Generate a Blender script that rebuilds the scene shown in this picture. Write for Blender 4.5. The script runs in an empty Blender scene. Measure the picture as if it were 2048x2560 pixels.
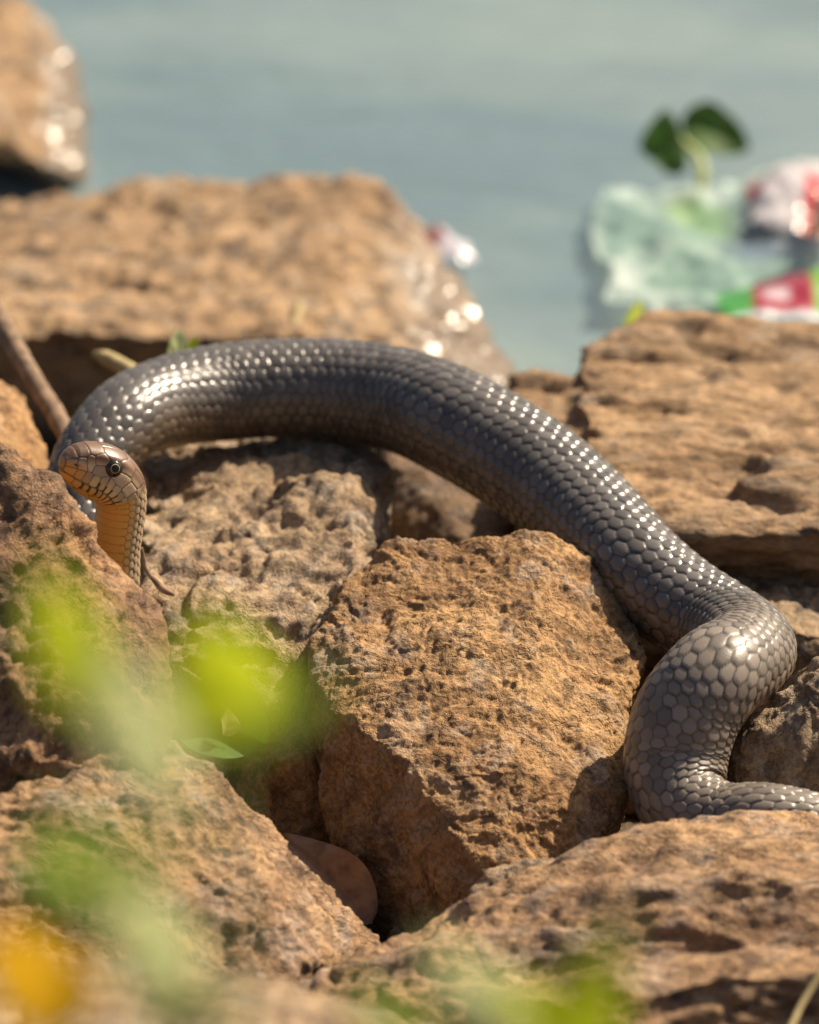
import bpy, bmesh, math, random
import numpy as np
from mathutils import Vector, Matrix

random.seed(7)
S = bpy.context.scene
COL = S.collection

# ------------------------------------------------------------------ camera
PITCH = math.radians(22.0)
DIST = 3.0                      # camera to the plane of focus (m)
VIEW_W = 0.42                   # metres across the frame at that plane
CP, SP = math.cos(PITCH), math.sin(PITCH)
FWD = np.array([0.0, CP, -SP]); UP = np.array([0.0, SP, CP]); RIGHT = np.array([1.0, 0, 0])
CAM = -DIST * FWD
cd = bpy.data.cameras.new('camera'); cam = bpy.data.objects.new('camera', cd); COL.objects.link(cam)
cam.location = CAM; cam.rotation_euler = (math.pi / 2 - PITCH, 0, 0)
cd.sensor_fit = 'HORIZONTAL'; cd.sensor_width = 24.0
cd.lens = 24.0 * DIST / VIEW_W
cd.clip_start = 0.05; cd.clip_end = 3000
cd.dof.use_dof = True; cd.dof.focus_distance = DIST
cd.dof.aperture_fstop = cd.lens / 36.0
S.camera = cam

# ------------------------------------------------------------------ world, sun, exposure
SUN = np.array([0.58, 0.41, 0.71]); SUN /= np.linalg.norm(SUN)
w = bpy.data.worlds.new('World'); S.world = w; w.use_nodes = True
nt = w.node_tree; nt.nodes.clear()
sky = nt.nodes.new('ShaderNodeTexSky'); sky.sky_type = 'NISHITA'; sky.sun_disc = False
sky.sun_elevation = math.asin(SUN[2]); sky.sun_rotation = math.atan2(SUN[0], SUN[1])
sky.air_density = 1.0; sky.dust_density = 5.0; sky.ozone_density = 1.0
bg = nt.nodes.new('ShaderNodeBackground'); bg.inputs[1].default_value = 0.058
wo = nt.nodes.new('ShaderNodeOutputWorld')
nt.links.new(sky.outputs[0], bg.inputs[0]); nt.links.new(bg.outputs[0], wo.inputs[0])
sl = bpy.data.lights.new('sun', 'SUN'); sl.energy = 5.0; sl.angle = math.radians(0.6); sl.color = (1.0, 0.85, 0.645)
so = bpy.data.objects.new('sun', sl); COL.objects.link(so)
so.rotation_euler = Vector(SUN).to_track_quat('Z', 'Y').to_euler(); so.location = (2, 2, 3)
S.view_settings.view_transform = 'Standard'; S.view_settings.look = 'None'
S.view_settings.exposure = 0.66; S.view_settings.gamma = 1.0; S.view_settings.use_curve_mapping = False
S.render.engine = 'CYCLES'
S.cycles.use_denoising = True
S.cycles.max_bounces = 8; S.cycles.diffuse_bounces = 2; S.cycles.transparent_max_bounces = 12
S.cycles.sample_clamp_indirect = 6.0

K = VIEW_W / 2048.0 / DIST


def P(x, y, d=0.0):
    """photo pixel (2048 x 2560) at d metres behind the plane of focus -> world point"""
    return CAM + (DIST + d) * (FWD + (x - 1024) * K * RIGHT + (1280 - y) * K * UP)


def px(n, d=0.0):
    return n * K * (DIST + d)


# ------------------------------------------------------------------ numpy noise
_rng = np.random.default_rng(11)
_perm = _rng.permutation(512).astype(np.int32)
_perm = np.concatenate([_perm, _perm, _perm, _perm])
_grad = _rng.normal(size=(512, 3)); _grad /= np.linalg.norm(_grad, axis=1)[:, None]
_rnd = _rng.random((512, 4))


def _hash(i, j, k, seed=0):
    return _perm[(_perm[(_perm[(i + seed * 37) & 511] + j) & 511] + k) & 511]


def perlin(p, seed=0):
    p = np.asarray(p, float)
    i = np.floor(p).astype(np.int32); f = p - i
    u = f * f * f * (f * (f * 6 - 15) + 10)
    out = 0
    for a in (0, 1):
        for b in (0, 1):
            for c in (0, 1):
                g = _grad[_hash(i[:, 0] + a, i[:, 1] + b, i[:, 2] + c, seed)]
                dv = ((f[:, 0] - a) * g[:, 0] + (f[:, 1] - b) * g[:, 1] + (f[:, 2] - c) * g[:, 2])
                wt = (u[:, 0] if a else 1 - u[:, 0]) * (u[:, 1] if b else 1 - u[:, 1]) * (u[:, 2] if c else 1 - u[:, 2])
                out = out + wt * dv
    return out * 1.6


def fbm(p, octv=4, seed=0, gain=0.5):
    s = 0; a = 1.0; q = np.asarray(p, float)
    for o in range(octv):
        s = s + a * perlin(q, seed + o); q = q * 2.03 + 3.7; a *= gain
    return s


def ridged(p, octv=3, seed=0):
    s = 0; a = 1.0; q = np.asarray(p, float)
    for o in range(octv):
        s = s + a * (1 - 2 * np.abs(perlin(q, seed + o))); q = q * 2.1 + 1.3; a *= 0.5
    return s


def worley(p, seed=0):
    p = np.asarray(p, float); i = np.floor(p).astype(np.int32)
    f1 = np.full(len(p), 9.0); f2 = np.full(len(p), 9.0); cid = np.zeros(len(p)); tilt = np.zeros(len(p))
    for a in (-1, 0, 1):
        for b in (-1, 0, 1):
            for c in (-1, 0, 1):
                h = _hash(i[:, 0] + a, i[:, 1] + b, i[:, 2] + c, seed)
                q = np.stack([i[:, 0] + a, i[:, 1] + b, i[:, 2] + c], 1) + _rnd[h][:, :3]
                dd = np.linalg.norm(q - p, axis=1)
                m = dd < f1
                f2 = np.where(m, f1, np.minimum(f2, dd)); cid = np.where(m, _rnd[h][:, 3], cid); f1 = np.where(m, dd, f1)
                tilt = np.where(m, ((p - q) * _grad[h]).sum(1), tilt)
    return f1, f2, cid, tilt


def sstep(a, b, x):
    t = np.clip((x - a) / (b - a), 0, 1); return t * t * (3 - 2 * t)


# ------------------------------------------------------------------ mesh helpers
def quad_mesh(name, verts, quads, smooth=True):
    me = bpy.data.meshes.new(name)
    verts = np.asarray(verts, np.float32); quads = np.asarray(quads, np.int32)
    n = quads.shape[1]
    me.vertices.add(len(verts)); me.vertices.foreach_set('co', verts.ravel())
    me.loops.add(quads.size); me.loops.foreach_set('vertex_index', quads.ravel())
    me.polygons.add(len(quads))
    me.polygons.foreach_set('loop_start', np.arange(0, quads.size, n, dtype=np.int32))
    me.update(calc_edges=True); me.validate()
    if smooth:
        me.polygons.foreach_set('use_smooth', np.ones(len(me.polygons), bool))
    return me


def set_col(me, rgb, name='col'):
    a = me.attributes.new(name, 'FLOAT_COLOR', 'POINT')
    c = np.ones((len(me.vertices), 4), np.float32); c[:, :3] = rgb
    a.data.foreach_set('color', c.ravel())


def link(name, me, mat, parent=None, loc=None):
    o = bpy.data.objects.new(name, me); COL.objects.link(o)
    if me is not None and mat is not None:
        me.materials.append(mat)
    if parent is not None:
        o.parent = parent
    if loc is not None:
        o.location = loc
    return o


def tag(o, label=None, cat=None, group=None, kind=None):
    for k, v in (('label', label), ('category', cat), ('group', group), ('kind', kind)):
        if v:
            o[k] = v
    return o


def empty(name, loc):
    o = bpy.data.objects.new(name, None); COL.objects.link(o); o.location = loc; o.empty_display_size = 0.02
    return o


def catmull(pts, t):
    """centripetal-free cubic through pts (n,k) sampled at chord parameter t in [0,1]; returns samples"""
    pts = np.asarray(pts, float); n = len(pts)
    dd = np.linalg.norm(np.diff(pts[:, :3], axis=0), axis=1); u = np.concatenate([[0], np.cumsum(dd)])
    m = np.zeros_like(pts)
    m[1:-1] = ((pts[2:] - pts[1:-1]) / (u[2:] - u[1:-1])[:, None] * (u[1:-1] - u[:-2])[:, None] +
               (pts[1:-1] - pts[:-2]) / (u[1:-1] - u[:-2])[:, None] * (u[2:] - u[1:-1])[:, None]) / (u[2:] - u[:-2])[:, None]
    m[0] = (pts[1] - pts[0]) / (u[1] - u[0]); m[-1] = (pts[-1] - pts[-2]) / (u[-1] - u[-2])
    x = np.asarray(t) * u[-1]
    k = np.clip(np.searchsorted(u, x, side='right') - 1, 0, n - 2)
    h = (u[k + 1] - u[k]); f = ((x - u[k]) / h)[:, None]; h = h[:, None]
    return ((2 * f**3 - 3 * f**2 + 1) * pts[k] + (f**3 - 2 * f**2 + f) * h * m[k] +
            (-2 * f**3 + 3 * f**2) * pts[k + 1] + (f**3 - f**2) * h * m[k + 1])


def tube(pts, radii, seg=12, bumps=0.0, seed=0, steps=60, flat=1.0):
    """closed tapered tube through world points; returns verts, quads"""
    data = np.concatenate([np.asarray(pts, float), np.asarray(radii, float)[:, None]], 1)
    sm = catmull(data, np.linspace(0, 1, steps)); c = sm[:, :3]; r = sm[:, 3]
    T = np.gradient(c, axis=0); T /= np.linalg.norm(T, axis=1)[:, None]
    ref = np.array([0.13, 0.2, 0.97]); N = np.cross(T, ref); N /= np.linalg.norm(N, axis=1)[:, None]; B = np.cross(T, N)
    th = np.linspace(0, 2 * np.pi, seg, endpoint=False)
    V = c[:, None, :] + r[:, None, None] * (np.cos(th)[None, :, None] * N[:, None, :] + flat * np.sin(th)[None, :, None] * B[:, None, :])
    V = V.reshape(-1, 3)
    if bumps:
        V = V + bumps * np.stack([perlin(V * 120 + k * 9, seed + k) for k in range(3)], 1)
    Q = grid_quads(steps, seg, True)
    V = np.concatenate([V, c[:1], c[-1:]]); n = steps * seg
    caps = [[n, (j + 1) % seg, j, j] for j in range(seg)] + [[n + 1, (steps - 1) * seg + j, (steps - 1) * seg + (j + 1) % seg, (steps - 1) * seg + (j + 1) % seg] for j in range(seg)]
    return V, Q, caps


def tube_mesh(name, *a, **k):
    V, Q, caps = tube(*a, **k)
    me = bpy.data.meshes.new(name)
    me.from_pydata(V.tolist(), [], Q.tolist() + [c[:3] for c in caps]); me.update()
    for p in me.polygons: p.use_smooth = True
    return me


def grid_quads(n, m, wrap):
    i = np.arange(n - 1)[:, None]; j = np.arange(m if wrap else m - 1)[None, :]
    j2 = (j + 1) % m
    return np.stack([i * m + j, i * m + j2, (i + 1) * m + j2, (i + 1) * m + j], -1).reshape(-1, 4)


# ------------------------------------------------------------------ materials
class NT:
    def __init__(s, name):
        s.m = bpy.data.materials.new(name); s.m.use_nodes = True; s.t = s.m.node_tree; s.t.nodes.clear()
        s.out = s.n('ShaderNodeOutputMaterial')

    def n(s, typ, ins=None, **kw):
        nd = s.t.nodes.new(typ)
        for k, v in kw.items(): setattr(nd, k, v)
        for k, v in (ins or {}).items():
            if hasattr(v, 'is_linked') or isinstance(v, bpy.types.NodeSocket): s.t.links.new(v, nd.inputs[k])
            else: nd.inputs[k].default_value = v
        return nd

    def mix(s, f, a, b, mode='MIX'):
        nd = s.n('ShaderNodeMix', data_type='RGBA', blend_type=mode)
        for idx, v in ((0, f), (6, a), (7, b)):
            if isinstance(v, bpy.types.NodeSocket): s.t.links.new(v, nd.inputs[idx])
            else: nd.inputs[idx].default_value = v if idx == 0 else (*v[:3], 1)
        return nd.outputs[2]

    def ramp(s, f, stops):
        nd = s.n('ShaderNodeValToRGB', {0: f}); cr = nd.color_ramp
        while len(cr.elements) < len(stops): cr.elements.new(0.5)
        for e, (p, c) in zip(cr.elements, stops):
            e.position = p; e.color = (*c, 1) if not isinstance(c, float) else (c, c, c, 1)
        return nd.outputs[0]

    def math(s, op, a, b=0.0, c=0.0):
        nd = s.n('ShaderNodeMath', {0: a, 1: b, 2: c}, operation=op); return nd.outputs[0]


def rock_material(name, light, mid, grey, dark, scale=1.0, stretch=(1, 1, 1), crack=0.5, wet=False, greyamt=0.5, flake=95.0):
    M = NT(name)
    tc = M.n('ShaderNodeTexCoord').outputs['Object']
    info = M.n('ShaderNodeObjectInfo').outputs['Random']
    off = M.n('ShaderNodeVectorMath', {0: tc, 1: stretch}, operation='MULTIPLY').outputs[0]
    sh = M.n('ShaderNodeCombineXYZ', {0: M.math('MULTIPLY', info, 7.0), 1: M.math('MULTIPLY', info, 3.0)}).outputs[0]
    v = M.n('ShaderNodeVectorMath', {0: off, 1: sh}, operation='ADD').outputs[0]

    def noise(sc, det=6, rough=0.6, dist=0.0):
        return M.n('ShaderNodeTexNoise', {'Vector': v, 'Scale': sc * scale, 'Detail': det, 'Roughness': rough, 'Distortion': dist}).outputs[0]
    big = noise(14, 5, 0.55, 0.4); med = noise(60, 6, 0.62, 0.6); fine = noise(330, 5, 0.65); gr = noise(33, 6, 0.6, 0.8)
    base = M.mix(M.ramp(big, [(0.40, 0.0), (0.66, 1.0)]), mid, light)
    base = M.mix(M.math('MULTIPLY', M.ramp(gr, [(0.5, 0.0), (0.62, 1.0)]), greyamt), base, grey)
    base = M.mix(M.math('MULTIPLY', M.ramp(med, [(0.36, 1.0), (0.53, 0.0)]), 0.9), base, dark)
    base = M.mix(M.math('MULTIPLY', M.ramp(fine, [(0.32, 1.0), (0.54, 0.0)]), 0.7), base, dark)
    base = M.mix(M.math('MULTIPLY', M.ramp(fine, [(0.55, 0.0), (0.75, 1.0)]), 0.45), base, [min(1, c * 1.45) for c in light])
    # lichen-like crust flakes: cracked edges
    wv = M.n('ShaderNodeTexNoise', {'Vector': v, 'Scale': 150 * scale, 'Detail': 3}).outputs['Color']
    dv = M.n('ShaderNodeVectorMath', {0: v, 1: M.n('ShaderNodeVectorMath', {0: wv, 'Scale': 0.02 / scale}, operation='SCALE').outputs[0]}, operation='ADD').outputs[0]
    vo = M.n('ShaderNodeTexVoronoi', {'Vector': dv, 'Scale': flake * scale}, feature='DISTANCE_TO_EDGE').outputs['Distance']
    cell = M.n('ShaderNodeTexVoronoi', {'Vector': dv, 'Scale': flake * scale}).outputs['Color']
    edge = M.ramp(vo, [(0.0, 1.0), (0.09, 0.0)])
    pm = M.ramp(noise(45, 4), [(0.42, 0.0), (0.55, 1.0)])
    em = M.math('MULTIPLY', M.math('MULTIPLY', edge, pm), crack)
    base = M.mix(em, base, dark)
    cv = M.n('ShaderNodeSeparateColor', {0: cell}).outputs[0]
    base = M.mix(M.math('MULTIPLY', pm, 0.35), base, M.mix(cv, mid, light), 'MIX')
    h = M.math('ADD', M.math('MULTIPLY', fine, 0.55), M.math('MULTIPLY', med, 1.1))
    h = M.math('SUBTRACT', h, M.math('MULTIPLY', em, 0.45))
    h = M.math('ADD', h, M.math('MULTIPLY', noise(900, 3, 0.6), 0.22))
    bump = M.n('ShaderNodeBump', {'Height': h, 'Strength': M.math('SUBTRACT', 1.0, M.math('MULTIPLY', M.n('ShaderNodeAttribute', attribute_name='wet').outputs['Fac'], 0.85)), 'Distance': 0.003}).outputs[0]
    rough = 0.86
    if wet:
        geo = M.n('ShaderNodeNewGeometry').outputs['Position']
        xyz = M.n('ShaderNodeSeparateXYZ', {0: geo})
        a = M.n('ShaderNodeAttribute', attribute_name='wet').outputs['Fac']
        base = M.mix(M.math('MULTIPLY', a, 0.6), base, [c * .55 for c in grey])
        rough = M.math('SUBTRACT', 0.86, M.math('MULTIPLY', a, 0.67))
    b = M.n('ShaderNodeBsdfPrincipled', {'Base Color': base, 'Roughness': rough, 'Normal': bump, 'Specular IOR Level': 0.5 if wet else 0.25})
    M.t.links.new(b.outputs[0], M.out.inputs[0])
    return M.m


TAN = rock_material('tan_crusted_stone', (0.53, 0.325, 0.15), (0.33, 0.18, 0.08), (0.40, 0.36, 0.31), (0.07, 0.04, 0.024), crack=0.45)
PALE = rock_material('pale_weathered_stone', (0.56, 0.41, 0.25), (0.33, 0.22, 0.13), (0.38, 0.35, 0.31), (0.085, 0.065, 0.05), crack=0.5, greyamt=0.6)
MAROON = rock_material('dark_reddish_stone', (0.42, 0.24, 0.115), (0.20, 0.115, 0.065), (0.26, 0.21, 0.18), (0.045, 0.03, 0.025), crack=0.4, greyamt=.4)
TAN2 = rock_material('tan_streaked_stone', (0.53, 0.335, 0.175), (0.24, 0.14, 0.08), (0.36, 0.31, 0.27), (0.06, 0.04, 0.03), crack=0.4, greyamt=.6, stretch=(.7, .9, 1.3))
RED = rock_material('reddish_brown_stone', (0.45, 0.275, 0.145), (0.22, 0.125, 0.08), (0.33, 0.28, 0.25), (0.055, 0.036, 0.03), crack=0.5, greyamt=.6)
LAYER = rock_material('layered_tan_stone', (0.46, 0.30, 0.165), (0.29, 0.18, 0.098), (0.27, 0.25, 0.22), (0.08, 0.055, 0.038), stretch=(0.5, 0.8, 1.7), crack=0.4)
WET = rock_material('wet_shore_stone', (0.47, 0.305, 0.16), (0.30, 0.18, 0.09), (0.29, 0.26, 0.22), (0.06, 0.045, 0.035), crack=0.4, wet=True, scale=0.75)
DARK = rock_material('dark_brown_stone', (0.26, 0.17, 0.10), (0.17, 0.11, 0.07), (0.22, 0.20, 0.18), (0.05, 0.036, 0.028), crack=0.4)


def simple(name, rgb, rough=0.6, spec=0.4, noise_amt=0.25, nscale=200, translucent=0.0, bump=0.0):
    M = NT(name)
    tc = M.n('ShaderNodeTexCoord').outputs['Object']
    f = M.n('ShaderNodeTexNoise', {'Vector': tc, 'Scale': nscale, 'Detail': 4}).outputs[0]
    c = M.mix(M.ramp(f, [(0.35, 0.0), (0.65, 1.0)]), [x * (1 - noise_amt) for x in rgb], [min(1, x * (1 + noise_amt)) for x in rgb])
    ins = {'Base Color': c, 'Roughness': rough, 'Specular IOR Level': spec}
    if bump: ins['Normal'] = M.n('ShaderNodeBump', {'Height': f, 'Strength': 0.6, 'Distance': bump}).outputs[0]
    b = M.n('ShaderNodeBsdfPrincipled', ins); o = b.outputs[0]
    if translucent:
        tr = M.n('ShaderNodeBsdfTranslucent', {'Color': c})
        o = M.n('ShaderNodeMixShader', {0: translucent, 1: o, 2: tr.outputs[0]}).outputs[0]
    M.t.links.new(o, M.out.inputs[0])
    return M.m


def attr_material(name, rough=0.5, spec=0.5, translucent=0.0, alpha=1.0, bump=0.0, nscale=300):
    M = NT(name)
    c = M.n('ShaderNodeAttribute', attribute_name='col').outputs['Color']
    ins = {'Base Color': c, 'Roughness': rough, 'Specular IOR Level': spec}
    if bump:
        tc = M.n('ShaderNodeTexCoord').outputs['Object']
        f = M.n('ShaderNodeTexNoise', {'Vector': tc, 'Scale': nscale, 'Detail': 4}).outputs[0]
        ins['Normal'] = M.n('ShaderNodeBump', {'Height': f, 'Strength': 0.5, 'Distance': bump}).outputs[0]
    b = M.n('ShaderNodeBsdfPrincipled', ins); o = b.outputs[0]
    if translucent:
        tr = M.n('ShaderNodeBsdfTranslucent', {'Color': c})
        o = M.n('ShaderNodeMixShader', {0: translucent, 1: o, 2: tr.outputs[0]}).outputs[0]
    if alpha < 1:
        tp = M.n('ShaderNodeBsdfTransparent', {'Color': (1, 1, 1, 1)})
        o = M.n('ShaderNodeMixShader', {0: alpha, 1: tp.outputs[0], 2: o}).outputs[0]
    M.t.links.new(o, M.out.inputs[0])
    return M.m


# ------------------------------------------------------------------ ground and water
WATER_Z = -0.22


def make_ground():
    ax = np.concatenate([-np.geomspace(900, 1.2, 16), np.linspace(-1.0, 1.0, 90), np.geomspace(1.2, 900, 16)])
    ay = np.concatenate([-np.geomspace(900, 2.2, 14), np.linspace(-2.0, 1.6, 150), np.geomspace(1.8, 900, 16)])
    X, Y = np.meshgrid(ax, ay, indexing='ij')
    z = -0.19 - 0.04 * sstep(0.42, 0.6, Y) - 0.35 * sstep(0.6, 2.5, Y)
    z = z + 0.40 * sstep(-0.35, -2.0, Y)
    p = np.stack([X.ravel(), Y.ravel(), z.ravel()], 1)
    near = (np.abs(p[:, 0]) < 3) & (np.abs(p[:, 1]) < 4)
    n = np.zeros(len(p)); n[near] = 0.012 * fbm(p[near] * 14, 4, 3) + 0.004 * fbm(p[near] * 70, 3, 9)
    p[:, 2] += n
    me = quad_mesh('ground', p, grid_quads(len(ax), len(ay), False))
    mat = rock_material('dark_silty_soil', (0.16, 0.115, 0.07), (0.10, 0.07, 0.045), (0.13, 0.12, 0.10), (0.035, 0.026, 0.02), crack=0.0)
    tag(link('ground', me, mat), kind='structure')


def make_water():
    M = NT('murky_lake_water')
    tc = M.n('ShaderNodeTexCoord').outputs['Object']
    m1 = M.n('ShaderNodeVectorMath', {0: tc, 1: (1.0, 1.7, 1.0)}, operation='MULTIPLY').outputs[0]
    n1 = M.n('ShaderNodeTexNoise', {'Vector': m1, 'Scale': 5.0, 'Detail': 3, 'Roughness': 0.5, 'Distortion': 0.3}).outputs[0]
    n2 = M.n('ShaderNodeTexNoise', {'Vector': m1, 'Scale': 28.0, 'Detail': 2, 'Roughness': 0.5}).outputs[0]
    h = M.math('ADD', n1, M.math('MULTIPLY', n2, 0.12))
    bump = M.n('ShaderNodeBump', {'Height': h, 'Strength': 0.55, 'Distance': 0.022}).outputs[0]
    silt = M.n('ShaderNodeTexNoise', {'Vector': m1, 'Scale': 2.6, 'Detail': 3}).outputs[0]
    c = M.mix(M.ramp(silt, [(0.38, 0.0), (0.62, 1.0)]), (0.130, 0.188, 0.208), (0.205, 0.265, 0.258))
    b = M.n('ShaderNodeBsdfPrincipled', {'Base Color': c, 'Roughness': 0.12, 'IOR': 1.33, 'Normal': bump})
    M.t.links.new(b.outputs[0], M.out.inputs[0])
    ax = np.concatenate([-np.geomspace(900, 1.6, 12), np.linspace(-1.5, 1.5, 60), np.geomspace(1.6, 900, 12)])
    ay = np.concatenate([np.linspace(0.42, 3.0, 80), np.geomspace(3.2, 900, 16)])
    X, Y = np.meshgrid(ax, ay, indexing='ij')
    p = np.stack([X.ravel(), Y.ravel(), np.full(X.size, WATER_Z)], 1)
    near = (np.abs(p[:, 0]) < 3) & (p[:, 1] < 4)
    p[near, 2] += 0.0015 * fbm(p[near] * 9, 3, 21)
    tag(link('water', quad_mesh('water', p, grid_quads(len(ax), len(ay), False)), M.m), kind='structure')


make_ground(); make_water()


# ------------------------------------------------------------------ rocks
def rock(label, hulls, mat, voxel=0.0022, smooth=6, back=0.12, amp=(0.006, 0.0022, 0.0011), freq=(11, 42, 150), flake=(0.0008, 130),
         stretch=(1, 1, 1), seed=0, drop=0.0, name='rock', cat='rock', wet=None, pits=None, dents=(), afloat=False):
    """hulls: list of point lists in (photo x, photo y, depth); each list makes one faceted block, all fused into one stone"""
    bm = bmesh.new()
    for pts in hulls:
        W = [P(*p) for p in pts]
        c = np.mean(W, 0)
        bk = [c + (q - c) * 0.82 + np.array([0, back, -0.55 * back - drop]) for q in W]
        ft = [np.array([*(c + (q - c) * 0.72)[:2], -0.215]) for q in W if not afloat]
        vs = [bm.verts.new(q) for q in W + bk + ft]
        r = bmesh.ops.convex_hull(bm, input=vs)
        bmesh.ops.delete(bm, geom=list({g for g in r['geom_interior'] + r['geom_unused'] if isinstance(g, bmesh.types.BMVert) and g.is_valid}), context='VERTS')
    bmesh.ops.recalc_face_normals(bm, faces=bm.faces)
    me = bpy.data.meshes.new('tmp'); bm.to_mesh(me); bm.free()
    o = bpy.data.objects.new('tmp', me); COL.objects.link(o)
    md = o.modifiers.new('r', 'REMESH'); md.mode = 'VOXEL'; md.voxel_size = voxel
    ms = o.modifiers.new('s', 'SMOOTH'); ms.iterations = smooth; ms.factor = 0.5
    dg = bpy.context.evaluated_depsgraph_get(); ev = o.evaluated_get(dg); m2 = bpy.data.meshes.new_from_object(ev)
    bpy.data.objects.remove(o); bpy.data.meshes.remove(me)
    n = len(m2.vertices); co = np.empty(n * 3, np.float32); m2.vertices.foreach_get('co', co); co = co.reshape(-1, 3).astype(float)
    nr = np.empty(n * 3, np.float32); m2.vertex_normals.foreach_get('vector', nr); nr = nr.reshape(-1, 3).astype(float)
    q = co * np.array(stretch)
    warp = np.stack([perlin(q * 30 + 5 * k, seed + 40 + k) for k in range(3)], 1) * 0.012
    d = amp[0] * fbm(q * freq[0], 3, seed) + amp[1] * fbm((q + warp) * freq[1], 4, seed + 5, 0.62) + amp[2] * fbm(q * freq[2], 3, seed + 9, 0.6)
    if flake[0]:
        for k, (fm, am) in enumerate(((1.0, 1.0), (0.42, 1.9), (2.1, 0.45))):
            if fm > 2 and voxel > 0.0016: continue
            f1, f2, cid, tilt = worley((q + (0.3 + .4 * k) * warp) * flake[1] * fm, seed + k * 3)
            e = sstep(0.0, 0.14, f2 - f1)
            d += flake[0] * am * ((cid - 0.5) * 1.0 + tilt * 0.8) * e - flake[0] * am * 0.3 * (1 - e)
    if pits:
        pn = fbm((q + 1.5 * warp) * pits[1], 3, seed + 17, 0.55)
        d -= pits[0] * sstep(0.12, 0.55, pn)
    if wet is not None:
        wv = np.clip(wet(co), 0, 1); d *= 1 - .6 * wv
        f1, f2, cid, tilt = worley((q + warp) * 62, seed + 1)
        d += wv * 0.008 * (0.7 - np.minimum(f1, 1.1) ** 2 * 1.2) * (0.5 + cid)
    for (dx, dy, dd, rad, dep) in dents:
        c = P(dx, dy, dd); d -= px(dep) * np.exp(-(np.linalg.norm(co - c, axis=1) / px(rad)) ** 2)
    co = co + nr * d[:, None]
    base = np.array([*(co[:, :2].mean(0)), co[:, 2].min()])
    m2.vertices.foreach_set('co', (co - base).astype(np.float32).ravel()); m2.update()
    m2.polygons.foreach_set('use_smooth', np.ones(len(m2.polygons), bool))
    m2.name = name; m2.materials.clear()
    if wet is not None:
        a = m2.attributes.new('wet', 'FLOAT', 'POINT')
        a.data.foreach_set('value', np.clip(wet(co), 0, 1).astype(np.float32))
    ob = link(name, m2, mat, loc=base)
    return tag(ob, label, cat)


# far wet rock at the waterline
def wet_fn(x0, x1, amt):
    def f(co):
        rel = co - CAM; dep = rel @ FWD; ix = (rel @ RIGHT) / dep / K + 1024
        lowz = 1 - sstep(0.010, 0.035, co[:, 2] - WATER_Z)
        n = fbm(co * 30, 3, 77)
        return np.maximum(lowz, amt * sstep(x0, x1, ix + 60 * n))
    return f


rock('pale wet rock rising from the water behind the long flat rock', [
    [(-170, -10, 1.34), (50, 8, 1.32), (115, 55, 1.3), (165, 120, 1.27), (190, 300, 1.21), (208, 445, 1.15), (150, 440, 1.12), (0, 345, 1.08), (-170, 300, 1.05)],
    [(-170, 330, 1.2), (0, 380, 1.2), (150, 450, 1.2), (170, 530, 1.2), (-170, 560, 1.2)]],
    WET, voxel=0.0042, smooth=4, afloat=True, back=0.2, amp=(0.008, 0.004, 0.002), seed=3, wet=wet_fn(65, 165, 1.0))
rock('long flat tan rock at the water edge behind the snake arch', [
    [(-110, 505, .95), (200, 508, .95), (500, 470, .95), (700, 438, .95), (830, 418, .95), (925, 428, .93), (1000, 505, .9), (1060, 605, .86), (1140, 740, .81),
     (1235, 860, .76), (1300, 945, .72), (-110, 835, .6), (250, 828, .6), (700, 845, .6), (1000, 900, .62), (1200, 945, .66),
     (-110, 1050, .64), (700, 1090, .64), (1290, 1060, .70)]],
    WET, voxel=0.0036, smooth=5, back=0.15, amp=(0.009, 0.004, 0.0022), freq=(9, 34, 110), seed=8, pits=(.006, 26), stretch=(0.8, 1, 1.3), wet=wet_fn(950, 1110, 1.0))
rock('broad layered tan rock beside the water on the right', [
    [(1448, 872, .41), (1500, 845, .42), (1620, 787, .45), (1770, 780, .46), (1900, 828, .45), (2200, 815, .45), (1440, 1000, .33), (1560, 1330, .18), (1750, 1345, .17),
     (2200, 1315, .17), (1600, 1480, .2), (2200, 1480, .2)],
    [(1270, 945, .38), (1330, 938, .4), (1500, 932, .41), (1250, 1010, .33), (1500, 1250, .22), (1300, 1250, .24), (1500, 1450, .24), (1300, 1450, .26)]],
    LAYER, voxel=0.0028, smooth=5, back=0.12, amp=(0.006, 0.0050, 0.0018), freq=(10, 30, 110), stretch=(0.4, 0.9, 2.0), seed=15, pits=(.008, 24))
rock('small brown rock behind the tight bend of the snake', [
    [(1770, 1450, .2), (1850, 1425, .22), (1960, 1425, .22), (2060, 1450, .22), (2200, 1490, .22), (2200, 1800, .13), (1800, 1800, .14), (1790, 1600, .16), (1950, 1560, .125), (2150, 1600, .13)]],
    PALE, voxel=0.0026, smooth=5, back=0.06, amp=(0.005, 0.003, 0.0012), seed=21, pits=(.005, 40))
rock('small brown rock half hidden behind the leaning stick', [
    [(-150, 890, .28), (-10, 915, .27), (55, 985, .25), (105, 1090, .23), (128, 1200, .2), (-150, 1040, .18), (20, 1150, .18), (-150, 1350, .18), (110, 1350, .2)]],
    TAN, voxel=0.003, smooth=5, back=0.05, seed=25)
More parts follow.
